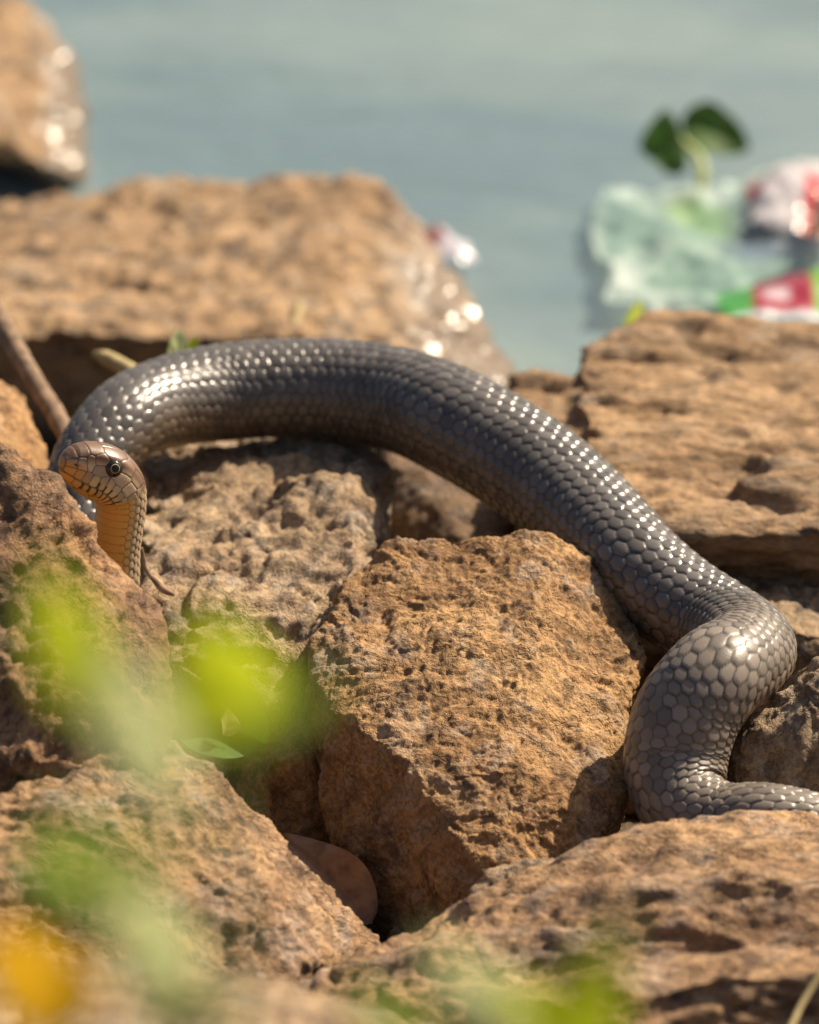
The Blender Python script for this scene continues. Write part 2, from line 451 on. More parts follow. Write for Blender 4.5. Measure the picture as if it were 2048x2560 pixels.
rock('pale pitted rock carrying the snake arch', [
    [(345, 1140, .25), (410, 1098, .28), (560, 1090, .29), (640, 1086, .29), (720, 1082, .29), (850, 1092, .29), (945, 1115, .28), (985, 1165, .25),
     (360, 1480, .085), (440, 1500, .075), (640, 1510, .07), (840, 1450, .085), (885, 1200, .18), (890, 1430, .09), (978, 1420, .18),
     (400, 1750, .03), (700, 1780, .03), (980, 1780, .14)]],
    PALE, voxel=0.0021, smooth=5, back=0.03, amp=(0.006, 0.0042, 0.0015), freq=(12, 34, 120), seed=31, flake=(0.0010, 90), pits=(.0055, 28),
    dents=[(640, 1250, .17, 55, 26), (820, 1210, .2, 45, 22), (480, 1330, .12, 40, 18), (720, 1330, .12, 45, 16)])
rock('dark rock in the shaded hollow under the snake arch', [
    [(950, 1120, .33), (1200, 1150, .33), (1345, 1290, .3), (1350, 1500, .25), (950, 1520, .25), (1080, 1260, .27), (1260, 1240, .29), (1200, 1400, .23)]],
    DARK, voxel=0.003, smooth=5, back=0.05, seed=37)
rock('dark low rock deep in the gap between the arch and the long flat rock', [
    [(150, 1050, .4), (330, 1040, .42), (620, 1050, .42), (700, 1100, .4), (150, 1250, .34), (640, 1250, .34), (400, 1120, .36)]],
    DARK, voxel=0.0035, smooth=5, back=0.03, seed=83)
rock('big crusted tan boulder in front of the snake', [
    [(972, 1360, .085), (1100, 1343, .09), (1293, 1335, .092), (1372, 1335, .092), (1440, 1365, .09), (1487, 1420, .085), (1606, 1549, .07), (1627, 1600, .06), (1612, 1672, .05),
     (1556, 1930, -.005), (1550, 2065, -.03), (1383, 2150, -.062), (1225, 2200, -.078), (1170, 2300, -.07), (968, 2370, -.005), (920, 2244, 0.0), (822, 2065, .01), (798, 1938, .01), (790, 1842, .01),
     (800, 1740, .012), (780, 1606, .045), (879, 1460, .075), (820, 1770, -.005), (990, 1885, -.04), (1115, 1930, -.052), (1300, 1915, -.052), (1440, 1960, -.045), (1166, 2130, -.072)]],
    TAN, voxel=0.00105, smooth=12, back=0.06, amp=(0.0062, 0.0021, 0.0006), freq=(15, 46, 230), seed=43, flake=(0.0006, 190), pits=(.0011, 40), name='boulder', cat='boulder',
    dents=[(1560, 1790, .03, 60, 22), (1480, 1890, -.02, 55, 20), (860, 1790, .0, 45, 16), (1020, 1620, .0, 70, 14), (1290, 1560, .02, 80, 12)])
rock('dark lower rock wedged against the left flank of the crusted boulder', [
    [(790, 1605, .085), (690, 1750, .065), (600, 1880, .05), (578, 1950, .05), (620, 2020, .05), (840, 2180, .045), (840, 1900, .03), (815, 1740, .045), (700, 1900, .025)]],
    TAN, voxel=0.0018, smooth=7, back=0.05, amp=(0.004, 0.0022, 0.0009), seed=47)
rock('angular grey brown rock filling the gap above the snake tail', [
    [(2180, 1560, .01), (2045, 1640, .0), (1930, 1765, -.015), (1848, 1838, -.02), (1818, 1950, -.015), (1830, 2080, -.02), (2180, 2080, -.03), (1985, 1850, -.045), (1950, 2000, -.04), (2180, 1820, -.04), (2060, 1700, -.03)]],
    PALE, voxel=0.0016, smooth=5, back=0.05, amp=(0.004, 0.0024, 0.001), seed=53, pits=(.003, 50))
rock('reddish rock hiding the base of the snake neck', [
    [(-160, 1005, -.04), (0, 1118, -.05), (120, 1215, -.055), (245, 1358, -.06), (340, 1470, -.07), (398, 1545, -.08), (424, 1620, -.085), (422, 1720, -.095), (415, 1870, -.12),
     (-160, 1950, -.13), (100, 1520, -.105), (-160, 1330, -.09), (310, 1680, -.115), (380, 2000, -.13), (150, 1900, -.14)]],
    MAROON, voxel=0.002, smooth=6, back=0.03, amp=(0.006, 0.003, 0.0012), seed=59, pits=(.0035, 24))
rock('sloping rock with an orange ridge beside the dry leaf', [
    [(425, 1852, -.1), (520, 1915, -.1), (640, 2035, -.09), (760, 2158, -.085), (880, 2280, -.08), (962, 2368, -.08), (900, 2430, -.12), (770, 2460, -.15), (470, 2010, -.135),
     (620, 2190, -.145), (780, 2400, -.15), (300, 2620, -.24), (-160, 2620, -.26), (-160, 2010, -.17), (200, 1960, -.155), (300, 2300, -.2)]],
    TAN2, voxel=0.002, smooth=6, back=0.04, amp=(0.006, 0.0034, 0.0013), freq=(11, 36, 130), seed=64, flake=(0.0012, 95), pits=(.0035, 26))
rock('small weathered stone poking up behind the broad front rock', [
    [(1172, 2290, -.11), (1185, 2228, -.105), (1225, 2184, -.1), (1300, 2160, -.1), (1395, 2148, -.1), (1420, 2300, -.12), (1180, 2400, -.12), (1290, 2250, -.125)]],
    PALE, voxel=0.0014, smooth=4, back=0.02, amp=(0.003, 0.0018, 0.0009), seed=69)
rock('broad tan rock below the snake tail', [
    [(735, 2455, -.17), (960, 2375, -.13), (1190, 2305, -.115), (1400, 2185, -.11), (1560, 2090, -.11), (1700, 2052, -.11), (1900, 2052, -.11), (2250, 2045, -.1),
     (1050, 2430, -.19), (1330, 2330, -.2), (1560, 2235, -.195), (1800, 2190, -.19), (2250, 2150, -.18), (1400, 2480, -.225), (2250, 2480, -.22), (1100, 2750, -.25), (2250, 2750, -.24), (700, 2700, -.24)],
    [(1150, 2500, -.25), (1330, 2440, -.22), (1600, 2400, -.215), (2250, 2340, -.21), (1300, 2500, -.28), (1640, 2465, -.29), (1800, 2425, -.285), (2250, 2425, -.28), (1200, 2750, -.3), (2250, 2750, -.28)]],
    TAN2, voxel=0.0024, smooth=6, back=0.02, amp=(0.006, 0.0038, 0.0016), freq=(11, 30, 110), seed=72, stretch=(0.6, 0.9, 1.6), pits=(.0045, 24),
    dents=[(1365, 2310, -.19, 22, 22), (1640, 2140, -.14, 20, 14), (1560, 2180, -.15, 16, 12)])
rock('pale rock along the low front edge under the weeds', [
    [(-160, 2430, -.46), (200, 2396, -.45), (500, 2428, -.45), (760, 2478, -.45), (1000, 2540, -.46), (1250, 2640, -.47), (-160, 2900, -.62), (900, 2900, -.62), (300, 2650, -.6)]],
    PALE, voxel=0.0034, smooth=5, back=0.04, amp=(0.005, 0.003, 0.0014), seed=77, pits=(.0035, 26))

def gravel():
    rg = np.random.default_rng(4); ico = bmesh.new(); bmesh.ops.create_icosphere(ico, subdivisions=1, radius=1.0)
    bv = np.array([v.co[:] for v in ico.verts]); bf = np.array([[v.index for v in f.verts] for f in ico.faces]); ico.free()
    V, F = [], []
    for k in range(2600):
        x, y = rg.uniform(-.55, .55), rg.uniform(-.75, .5); r_ = rg.gamma(2.2, .0024) + .0015
        sc = r_ * rg.uniform(.6, 1.3, 3) * (1, 1, .7); a = rg.uniform(0, 6.28)
        v = bv * rg.uniform(.8, 1.2, (len(bv), 1)) * sc; v = np.stack([v[:, 0] * np.cos(a) - v[:, 1] * np.sin(a), v[:, 0] * np.sin(a) + v[:, 1] * np.cos(a), v[:, 2]], 1)
        z = -0.19 - 0.04 * float(sstep(.42, .6, y)) + 0.40 * float(sstep(-.35, -2.0, y))
        F.append(bf + len(V) * len(bv)); V.append(v + (x, y, z + .3 * r_))
    me = quad_mesh('gravel', np.concatenate(V), np.concatenate(F), smooth=False)
    tag(link('gravel', me, DARK), 'loose brown gravel scattered in the gaps between the rocks', 'gravel', kind='stuff')


gravel()

# ------------------------------------------------------------------ the snake
def make_snake():
    yaw, pit = math.radians(27), math.radians(19)
    A = np.array([-math.cos(yaw) * math.cos(pit), -math.sin(yaw) * math.cos(pit), math.sin(pit)])
    Bv = np.array([math.sin(yaw), -math.cos(yaw), 0.0])           # towards the viewer
    C = np.cross(A, Bv); C = C if C[2] > 0 else -C
    tip = P(152, 1156, -0.008)
    # head spine: straight, then an arc into the neck
    st, R = 0.0205, 0.0215
    turn = math.radians(80)
    ctrl = []            # x y z  dorsal(3)  w hu hd
    prof = np.array([[0, .3, .3, .3], [.3, 3.0, 2.6, 3.2], [1.2, 5.4, 4.6, 5.4], [3, 7.6, 6.6, 7.0], [6, 10.2, 9.4, 8.5], [11, 12.0, 12.4, 9.9], [17, 13.0, 15.0, 11.2],
                     [24, 13.3, 16.4, 12.6], [31, 13.2, 16.2, 13.6], [38, 12.8, 14.8, 13.8], [46, 12.3, 13.2, 13.0], [56, 12.2, 12.6, 12.7], [400, 12.2, 12.6, 12.7]]) * 0.001

    def pr(s): return [np.interp(s, prof[:, 0], prof[:, k]) for k in (3, 1, 2)]
    head = []
    for s in np.concatenate([np.linspace(0, st, 12), st + np.linspace(0, R * turn, 12)[1:]]):
        if s <= st: p = tip - A * s; dor = C
        else:
            a = (s - st) / R
            p = tip - A * st - A * R * math.sin(a) - C * R * (1 - math.cos(a)); dor = C * math.cos(a) - A * math.sin(a)
        head.append([*p, *dor, .0127, .0122, .0126])
    lastp = np.array(head[-1][:3]); lastd = np.array(head[-1][3:6])
    body = []

    def add(x, y, d, r, dor):
        p = P(x, y, d); rr = px(r, d); body.append([*p, *dor, rr, rr * 0.97, rr * 0.93])
    tang = -(C * math.sin(turn) + A * math.cos(turn))
    p1 = lastp + tang * 0.02; body.append([*p1, *lastd, .0123, .012, .0122])
    U = (0, 0, 1)
    add(286, 1445, .031, 64, lastd); add(272, 1535, .043, 70, (.6, .1, .4)); add(232, 1585, .075, 78, (.1, -.4, .6)); add(182, 1545, .11, 84, (-.6, -.5, .5))
    add(170, 1420, .135, 88, (-.7, -.5, .4)); add(192, 1290, .15, 92, (-.6, -.4, .6)); add(225, 1165, .165, 98, (-.5, -.25, .8)); add(300, 1065, .185, 106, (-.35, -.15, .9)); add(410, 1010, .22, 116, (-.15, -.1, 1))
    add(550, 983, .245, 124, (0, -.1, 1)); add(700, 972, .252, 126, (0, -.1, 1)); add(860, 976, .25, 129, (0, -.1, 1)); add(1000, 1002, .235, 134, (.1, -.1, 1)); add(1150, 1065, .2, 139, (.15, -.1, 1))
    add(1300, 1155, .175, 140, (.25, -.1, 1)); add(1420, 1248, .15, 137, (.3, -.15, 1)); add(1510, 1335, .125, 132, (.3, -.2, 1)); add(1590, 1420, .1, 128, (.3, -.25, 1)); add(1700, 1510, .082, 126, (.3, -.25, 1))
    add(1800, 1572, .066, 124, (.25, -.2, 1)); add(1866, 1618, .032, 121, (.1, -.25, 1)); add(1848, 1655, -.004, 122, (0, -.35, 1)); add(1784, 1697, -.026, 127, (-.1, -.55, .9)); add(1718, 1790, -.030, 132, (-.15, -.9, .65))
    add(1690, 1905, -.031, 129, (-.2, -.95, .35)); add(1716, 2010, -.042, 114, (-.1, -.9, .5)); add(1800, 2052, -.055, 97, (0, -.7, .8)); add(1910, 2046, -.066, 88, (0, -.5, .9)); add(2040, 2066, -.066, 82, (0, -.3, 1))
    add(2200, 2130, -.05, 72, U); add(2420, 2190, -.02, 55, U); add(2700, 2240, .02, 36, U); add(3000, 2280, .04, 14, U); add(3150, 2290, .05, 3, U)
    ctrl = np.array(head + body)
    # fine sampling by arc length
    t = np.linspace(0, 1, 6000); sm = catmull(ctrl, t); c = sm[:, :3]
    arc = np.concatenate([[0], np.cumsum(np.linalg.norm(np.diff(c, axis=0), axis=1))]); L = arc[-1]
    hs = st + R * turn + 0.018
    in_frame_end = arc[np.argmin(np.linalg.norm(c - P(2040, 2066, -.066), axis=1))] + 0.02
    ss = np.concatenate([[0, .0001, .0003, .0006, .001], np.arange(.0014, hs, .00042), np.arange(hs, in_frame_end, .00078), np.arange(in_frame_end, L, .003), [L]])
    c = np.stack([np.interp(ss, arc, sm[:, k]) for k in range(9)], 1)
    sizes = c[:, 6:9].copy()
    hw = np.array([pr(s) for s in ss]); mixf = sstep(hs - .004, hs + .012, ss)[:, None]
    neck0 = np.array([.0123, .012, .0122])
    sizes[ss < hs + .013] = np.where(ss[ss < hs + .013, None] < hs - .004, hw[ss < hs + .013], 0) + 0
    tr = (ss >= hs - .004) & (ss < hs + .013)
    sizes[tr] = hw[tr] * (1 - mixf[tr]) + np.maximum(c[tr, 6:9], .0118) * mixf[tr]
    pos = c[:, :3]; T = np.gradient(pos, ss, axis=0); T /= np.linalg.norm(T, axis=1)[:, None]
    D = c[:, 3:6]; D = D - (D * T).sum(1)[:, None] * T; D /= np.linalg.norm(D, axis=1)[:, None]
    Sd = np.cross(T, D)
    # soften the sharpest changes of the frame
    NJ = 24; per = 9; J = NJ * per
    th = np.linspace(-np.pi, np.pi, J, endpoint=False)          # 0 = back, +-pi = belly
    n = len(ss)
    SS, TH = np.meshgrid(ss, th, indexing='ij')
    cs, sn = np.cos(TH), np.sin(TH)
    expo = np.interp(ss, [0, .005, .03, .05, 10], [2.1, 2.35, 2.4, 2.05, 2.0])[:, None]
    rad = (np.abs(cs) ** expo + np.abs(sn) ** expo) ** (-1 / expo)
    lx = sizes[:, 0:1] * sn * rad
    ly = np.where(cs >= 0, sizes[:, 1:2], sizes[:, 2:3]) * cs * rad
    # head modelling in ring coordinates (metres)
    hm = 1 - sstep(hs - .012, hs, SS)
    near = np.sign(Sd[10] @ Bv)                                  # which side faces the viewer
    side = np.abs(sn)
    eye_s, eye_y = .0235, .0050
    # brow ridge and hollow before the eye
    d = np.zeros_like(SS)
    d += hm * .0010 * np.exp(-((SS - .022) / .009) ** 2 - ((ly - .0088) / .0022) ** 2)
    d -= hm * .0012 * np.exp(-((SS - .0135) / .006) ** 2 - ((ly - .0042) / .0035) ** 2) * side
    d += hm * .0012 * np.exp(-((SS - .037) / .010) ** 2 - ((ly + .006) / .005) ** 2) * side
    d -= hm * .0011 * np.exp(-(((SS - eye_s) ** 2 + (ly - eye_y) ** 2) / .0036 ** 2))
    # mouth
    ym = np.interp(ss, [0, .006, .014, .024, .036, .046], [-.0030, -.0050, -.0072, -.0090, -.0094, -.0082])[:, None]
    mouth = hm * (SS < .0455) * np.exp(-((ly - ym) / .00042) ** 2)
    d -= .0007 * mouth
    d += hm * .0005 * np.exp(-((ly - ym + .0028) / .002) ** 2) * side
    # nostril
    nos = np.exp(-(((SS - .0050) / .0012) ** 2 + ((ly - .0020) / .0007) ** 2)) * (side > .3)
    d -= .0012 * nos
    # ---- head shields: cells around hand placed seeds (s, y, |x|-ish) in mm
    seeds = [(.3, .5, 0), (3.2, 5, 2.5), (7.5, 8.5, 4), (14, 10.5, 4.2), (23, 12, 0), (23, 10.8, 6.2), (34, 11.6, 4.5), (44, 10.5, 3.5),
             (3, 1.8, 6), (8, 3.2, 8.5), (12.5, 4.4, 9.2), (16.6, 6.0, 9.6), (16.8, 3.0, 10.3), (29.8, 7.0, 11.5), (30.2, 2.6, 12.6), (35.5, 7.0, 12), (36, 1.2, 13), (42, 6.0, 12), (42.5, 1.0, 13), (48, 5, 12), (48, 0, 13)]
    for k, s_ in enumerate([3.2, 7.6, 11.8, 16, 20.4, 25, 30, 35.5, 41]):
        yy = np.interp(s_ / 1000, [0, .006, .014, .024, .036, .046], [-.0030, -.0050, -.0072, -.0090, -.0094, -.0082]) * 1000
        xx = np.interp(s_, [0, 6, 11, 17, 24, 38], [4, 8.3, 9.6, 10.8, 12.2, 13.2])
        seeds.append((s_, yy + 2.5, xx)); seeds.append((s_ + .6, yy - 2.0, xx - .6))
        if k % 2 == 0: seeds.append((s_ + 2, yy - 6, xx * .6)); seeds.append((s_ + 3, yy - 9, 2.5))
    seeds = np.array(seeds)
    hi = np.where(ss < hs + .004)[0]
    q = np.stack([SS[hi] * 1000, ly[hi] * 1000, np.abs(lx[hi]) * 1000], -1)
    f1 = np.full(q.shape[:2], 1e9); f2 = f1.copy(); cid = np.zeros(q.shape[:2], int)
    for k, sd in enumerate(seeds):
        dd = np.sqrt((((q - sd) * (1, 1, .8)) ** 2).sum(-1)); m = dd < f1
        f2 = np.where(m, f1, np.minimum(f2, dd)); cid = np.where(m, k, cid); f1 = np.where(m, dd, f1)
    he = np.ones_like(SS); he[hi] = sstep(0.0, .65, f2 - f1)
    hid = np.zeros_like(SS); hid[hi] = (np.sin(cid * 12.9898) * 43758.5453) % 1.0
    # ---- body scales: staggered rows that overlap towards the tail
    scale_len = np.interp(ss, [0, .03, .06, .14, .26, L * .72, L], [.0030, .0034, .0042, .0062, .0080, .0080, .005])
    bend_s = arc[np.argmin(np.linalg.norm(sm[:, :3] - P(1784, 1697, -.026), axis=1))]
    scale_len = scale_len * (1 - .32 * np.exp(-((ss - bend_s - .01) / .045) ** 2))
    uu = np.concatenate([[0], np.cumsum(np.diff(ss) / (.5 * (scale_len[1:] + scale_len[:-1])))])
    Uc = np.repeat(uu[:, None], J, 1); Vc = (TH / (2 * np.pi) + .5) * NJ
    j0 = np.floor(Vc)
    f1 = np.full(SS.shape, 9.0); f2 = f1.copy(); bu = np.zeros_like(SS); bv = np.zeros_like(SS); bid = np.zeros_like(SS)
    jit = np.random.default_rng(5).normal(0, .05, (4000, 32, 2))
    for dj in (-1, 0, 1, 2):
        jj = j0 + dj; ofs = .5 * (jj % 2)
        i0 = np.floor(Uc - ofs)
        for di in (0, 1):
            ii = i0 + di
            jt = jit[(ii.astype(int)) % 4000, (jj.astype(int) % NJ)]
            du = Uc - (ii + ofs) - jt[..., 0]; dv = Vc - jj - jt[..., 1]
            dd = np.sqrt((du * .98) ** 2 + (dv * .86) ** 2); m = dd < f1
            f2 = np.where(m, f1, np.minimum(f2, dd)); bu = np.where(m, du, bu); bv = np.where(m, dv, bv); bid = np.where(m, (ii * 7.13 + (jj % NJ) * 3.71), bid); f1 = np.where(m, dd, f1)
    be = sstep(0.0, .15, f2 - f1); brnd = (np.sin(bid * 12.9898) * 43758.5453) % 1.0
    dome = np.interp(ss, [.1, .62 * L, .70 * L], [.0011, .0009, .0004])[:, None]
    sc_h = .00055 * be + .00085 * np.clip(bu, -.6, .6) * be - dome * (bv ** 2) - .8 * dome * bu ** 2
    # belly plates: single broad plates from flank to flank
    vt = np.interp(ss, [.03, .12, .2], [1.86, 1.9, 2.36])[:, None]
    vent = sstep(vt, vt + .08, np.abs(TH))
    fr = Uc % 1.0
    ve = sstep(0, .12, fr) * sstep(0, .05, 1 - fr)
    vh = .00030 * ve + .0004 * fr * ve
    relief = sc_h * (1 - vent) + vh * vent
    size_k = np.clip(scale_len / .008, .3, 1)[:, None]
    ylow = np.interp(ss, [0, .012, .02, .03, .043, .05], [-.03, -.022, -.0150, -.0138, -.0125, .03])[:, None]
    bodym = np.maximum(1 - hm, np.maximum(sstep(.040, .043, SS), sstep(0, -.0012, ly - ylow)))
    bodym = np.clip(bodym, 0, 1)
    d += relief * size_k * bodym
    d += (.00042 * he + .0002 * (hid - .5) * he) * (1 - bodym) * sstep(.0, .004, SS)
    ox = sn * rad; oy = cs * rad; on = np.sqrt(ox**2 + oy**2); ox /= on; oy /= on
    lx = lx + ox * d; ly2 = ly + oy * d
    V = pos[:, None, :] + lx[..., None] * Sd[:, None, :] + ly2[..., None] * D[:, None, :]
    # ---- colours
    def c3(*v): return np.array(v)[None, None, :]
    fl = (np.cos(TH))[..., None]
    dorsal = c3(.108, .099, .092); flank = c3(.135, .095, .06); belly = c3(.42, .33, .20)
    body_c = dorsal + (flank - dorsal) * sstep(.55, -.45, fl)
    wm = sstep(.62 * L, .70 * L, SS)[..., None] * 0
    tail_s = arc[np.argmin(np.linalg.norm(sm[:, :3] - P(1862, 1622, .04), axis=1))]
    warm_lit = sstep(tail_s - .04, tail_s + .06, SS)[..., None]
    body_c = body_c * (1 - warm_lit) + warm_lit * (c3(.20, .168, .138) + (c3(.20, .13, .075) - c3(.20, .168, .138)) * sstep(.4, -.5, fl))  # coil browner, its base also lightened to stand in for sun and sky sheen
    body_c = body_c * (0.68 + .64 * brnd[..., None])
    body_c = body_c * (1 - .85 * (1 - be[..., None]))
    body_c = body_c * (1 - vent[..., None]) + vent[..., None] * belly * (.7 + .3 * ve[..., None])
    # neck: cream flank scales with olive skin, orange throat
    thr = c3(.84, .42, .075); cream = c3(.72, .56, .27); tan_ = c3(.50, .37, .23); brown = c3(.17, .095, .055)
    nl = ly[..., None] / np.maximum(sizes[:, 2:3], 1e-5)[..., None]
    neck_c = tan_ * .8 + (cream * .9 - tan_ * .8) * sstep(.45, .0, nl); neck_c = neck_c + (thr - neck_c) * sstep(.30, -.30, nl)
    neck_c = neck_c * (1 - .55 * (1 - np.where(vent > .5, ve, be)[..., None]) * (1 - .45 * vent[..., None]))
    nk = sstep(.17, .10, SS)[..., None]
    bc = body_c * (1 - nk) + neck_c * nk
    lym = ly[..., None] * 1000; sm_ = SS[..., None] * 1000
    top = sstep(4.6, 8.0, lym + .0 * sm_)
    hc = tan_ * 1.0 + (brown - tan_) * top
    hc = hc + (cream - hc) * sstep(3.5, -3.0, lym + np.interp(ss * 1000, [0, 24], [1.5, 5.0])[:, None, None])
    snout = sstep(15, 5, sm_)
    hc = hc + (brown * .85 - hc) * snout * sstep(3.2, 5.2, lym) * .9
    hc = hc + (c3(.74, .34, .06) - hc) * snout * sstep(4.0, 1.5, lym) * .85
    hc = hc + (thr - hc) * sstep(-7.5, -11.5, lym - np.interp(ss * 1000, [0, 10, 24], [-6.0, -2.0, 0])[:, None, None] * -1) * .9
    hc = hc * (.76 + .46 * hid[..., None])
    hc = hc * (1 - .78 * (1 - he[..., None]))
    # dark bars on the lip scales
    bars = np.zeros_like(SS)
    for k, s_ in enumerate([10.2, 14.2, 18.4, 22.9, 27.7, 33.0, 38.6, 43.5]):
        lean = (ly - ym) * 1000
        up_b = np.exp(-((SS * 1000 - (s_ + .12 * lean)) / .62) ** 2) * sstep(.1, .4, lean) * sstep(4.6, 3.6, lean) * (s_ > 15)
        lo_b = np.exp(-((SS * 1000 - (s_ + 1.0 + .1 * lean)) / .62) ** 2) * sstep(-.1, -.4, lean) * sstep(-3.6, -2.8, lean)
        bars = np.maximum(bars, np.maximum(up_b, lo_b))
    bars *= (SS < .047) * (side > .35)
    hc = hc * (1 - .93 * np.clip(bars * 1.3, 0, 1)[..., None])
    hc = hc * (1 - .6 * mouth[..., None]) * (1 - .9 * nos[..., None])
    colr = bc * bodym[..., None] + hc * (1 - bodym[..., None])
    verts = V.reshape(-1, 3); quads = grid_quads(n, J, True)
    base = np.array([*P(1024, 1280, .15)[:2], verts[:, 2].min()])
    root = empty('snake', base)
    tag(root, 'large grey brown snake with raised orange throated head looped over the rocks', 'snake')
    me = quad_mesh('body', verts - base, quads[:, ::-1] if near > 0 else quads)
    set_col(me, np.clip(colr, 0.002, 1).reshape(-1, 3))
    g = me.attributes.new('gloss', 'FLOAT', 'POINT')
    gl = np.clip((1 - nk[..., 0] * .5) * (1 - .45 * warm_lit[..., 0]) * np.ones_like(SS), 0, 1)
    g.data.foreach_set('value', gl.astype(np.float32).ravel())
    M = NT('snake_skin')
    cc = M.n('ShaderNodeAttribute', attribute_name='col').outputs['Color']; gg = M.n('ShaderNodeAttribute', attribute_name='gloss').outputs['Fac']
    tc = M.n('ShaderNodeTexCoord').outputs['Object']
    f = M.n('ShaderNodeTexNoise', {'Vector': tc, 'Scale': 90, 'Detail': 5, 'Roughness': .65}).outputs[0]
    f2_ = M.n('ShaderNodeTexNoise', {'Vector': tc, 'Scale': 900, 'Detail': 3}).outputs[0]
    c2 = M.mix(M.ramp(f, [(.35, .0), (.7, 1.0)]), cc, M.mix(.16, cc, (.16, .13, .10)))
    rough = M.math('ADD', M.math('MULTIPLY', f, .26), M.math('SUBTRACT', .36, M.math('MULTIPLY', gg, .20)))
    bump = M.n('ShaderNodeBump', {'Height': f2_, 'Strength': .25, 'Distance': .0003}).outputs[0]
    b = M.n('ShaderNodeBsdfPrincipled', {'Base Color': c2, 'Roughness': rough, 'Specular IOR Level': .55, 'Normal': bump})
    M.t.links.new(b.outputs[0], M.out.inputs[0])
    bo = link('body', me, M.m, root)
    bo['label'] = 'scaly grey brown body with orange throat and dark barred lips'
    # eye
    i = np.argmin(np.abs(ss - eye_s))
    dark_eye = simple('eye_dark', (.020, .016, .013), .06, .6, .3, 900); gold = simple('eye_ring', (.50, .36, .20), .3, .4, .2, 900); black = simple('pupil_black', (.004, .005, .007), .04, .6, .0)
    for sg in (1, -1):
        j = np.argmin(np.abs(ly[i] - eye_y) + (np.sign(sn[i]) != sg) * 1.0)
        surf = V[i, j]; nrm = Sd[i] * sg * .93 + D[i] * .22 + A * .22; nrm /= np.linalg.norm(nrm)
        r = .0052; cen = surf - nrm * (r - .0031)
        bm = bmesh.new(); bmesh.ops.create_uvsphere(bm, u_segments=40, v_segments=24, radius=r)
        em = bpy.data.meshes.new('eye'); bm.to_mesh(em); bm.free()
        for p_ in em.polygons: p_.use_smooth = True
        e = link('eye', em, dark_eye, root, Vector(cen - base)); e.rotation_euler = Vector(nrm).to_track_quat('Z', 'Y').to_euler()
        # pupil: shallow cap, ring: thin band round it
        def cap(nm, r_in, r_out, lift, mat):
            ri = np.linspace(r_in, r_out, 8); a = np.linspace(0, 2 * np.pi, 40, endpoint=False)
            R_, A_ = np.meshgrid(ri, a, indexing='ij')
            z = np.sqrt(np.maximum((r + lift) ** 2 - R_ ** 2, 0)); v = np.stack([R_ * np.cos(A_), R_ * np.sin(A_), z], -1).reshape(-1, 3)
            m_ = quad_mesh(nm, v, grid_quads(8, 40, True)); return link(nm, m_, mat, e)
        cap('pupil', 0.00001, .00205, .00008, black); cap('iris_ring', .00210, .00245, .00005, gold)


make_snake()


# ------------------------------------------------------------------ leaves, twigs
def leaf_mesh(name, length, width, curl=0.3, fold=0.25, wave=0.0, seed=0, thick=0.0004, nu=26, nv=13, pointed=1.0):
    """leaf lying along +X from its stalk, midrib folded, tip curling down; one leaf blade"""
    u = np.linspace(0, 1, nu); v = np.linspace(-1, 1, nv); Ug, Vg = np.meshgrid(u, v, indexing='ij')
    prof = np.sin(np.pi * np.clip(Ug, 0, 1) ** 0.75) ** (0.75 * pointed) * (1 - 0.15 * Ug) + 0.015
    y = Vg * width / 2 * prof
    ang = curl * Ug
    x = length * np.where(abs(curl) > 1e-4, np.sin(ang) / (curl + 1e-9), Ug); z = -length * (1 - np.cos(ang)) / (curl + 1e-9)
    z = z + fold * np.abs(y) + wave * width * np.sin(Ug * 9 + seed) * Vg ** 2 * np.sign(Vg + .01)
    vein = -0.0006 * np.exp(-(Vg / 0.07) ** 2) + 0.00025 * np.sin((Ug * 18 - np.abs(Vg) * 5)) * (1 - np.exp(-(Vg / .1) ** 2))
    z = z + vein * min(1, width / .02)
    return quad_mesh(name, np.stack([x, y, z], -1).reshape(-1, 3), grid_quads(nu, nv, False))


def frame_from(x_dir, up):
    x = Vector(x_dir).normalized(); z = Vector(up); z = (z - x * z.dot(x)).normalized(); y = z.cross(x)
    return Matrix((x, y, z)).transposed()


def place(o, loc, x_dir, up):
    m = frame_from(x_dir, up).to_4x4(); m.translation = Vector(loc)
    if o.parent: m = o.parent.matrix_world.inverted() @ m
    o.matrix_basis = m


GREEN = simple('fresh_green_leaf', (.40, .47, .015), .45, .4, .15, 60, translucent=.6)
PALEGREEN = simple('pale_green_leaf', (.62, .68, .32), .5, .4, .15, 60, translucent=.45)
DKGREEN = simple('dark_green_leaf', (.055, .12, .02), .6, .3, .3, 60, translucent=.3)
ORANGE = simple('orange_yellow_leaf', (.92, .50, .02), .5, .3, .15, 60, translucent=.5)
DRY = simple('dry_brown_leaf', (.32, .19, .115), .6, .3, .3, 120, translucent=.15, bump=.0005)
BARK = simple('weathered_bark', (.22, .15, .10), .8, .2, .35, 160, bump=.0008)
STRAW = simple('dry_straw', (.45, .36, .18), .7, .2, .2, 150)
STEM = simple('green_stem', (.16, .24, .05), .5, .3, .2, 90)


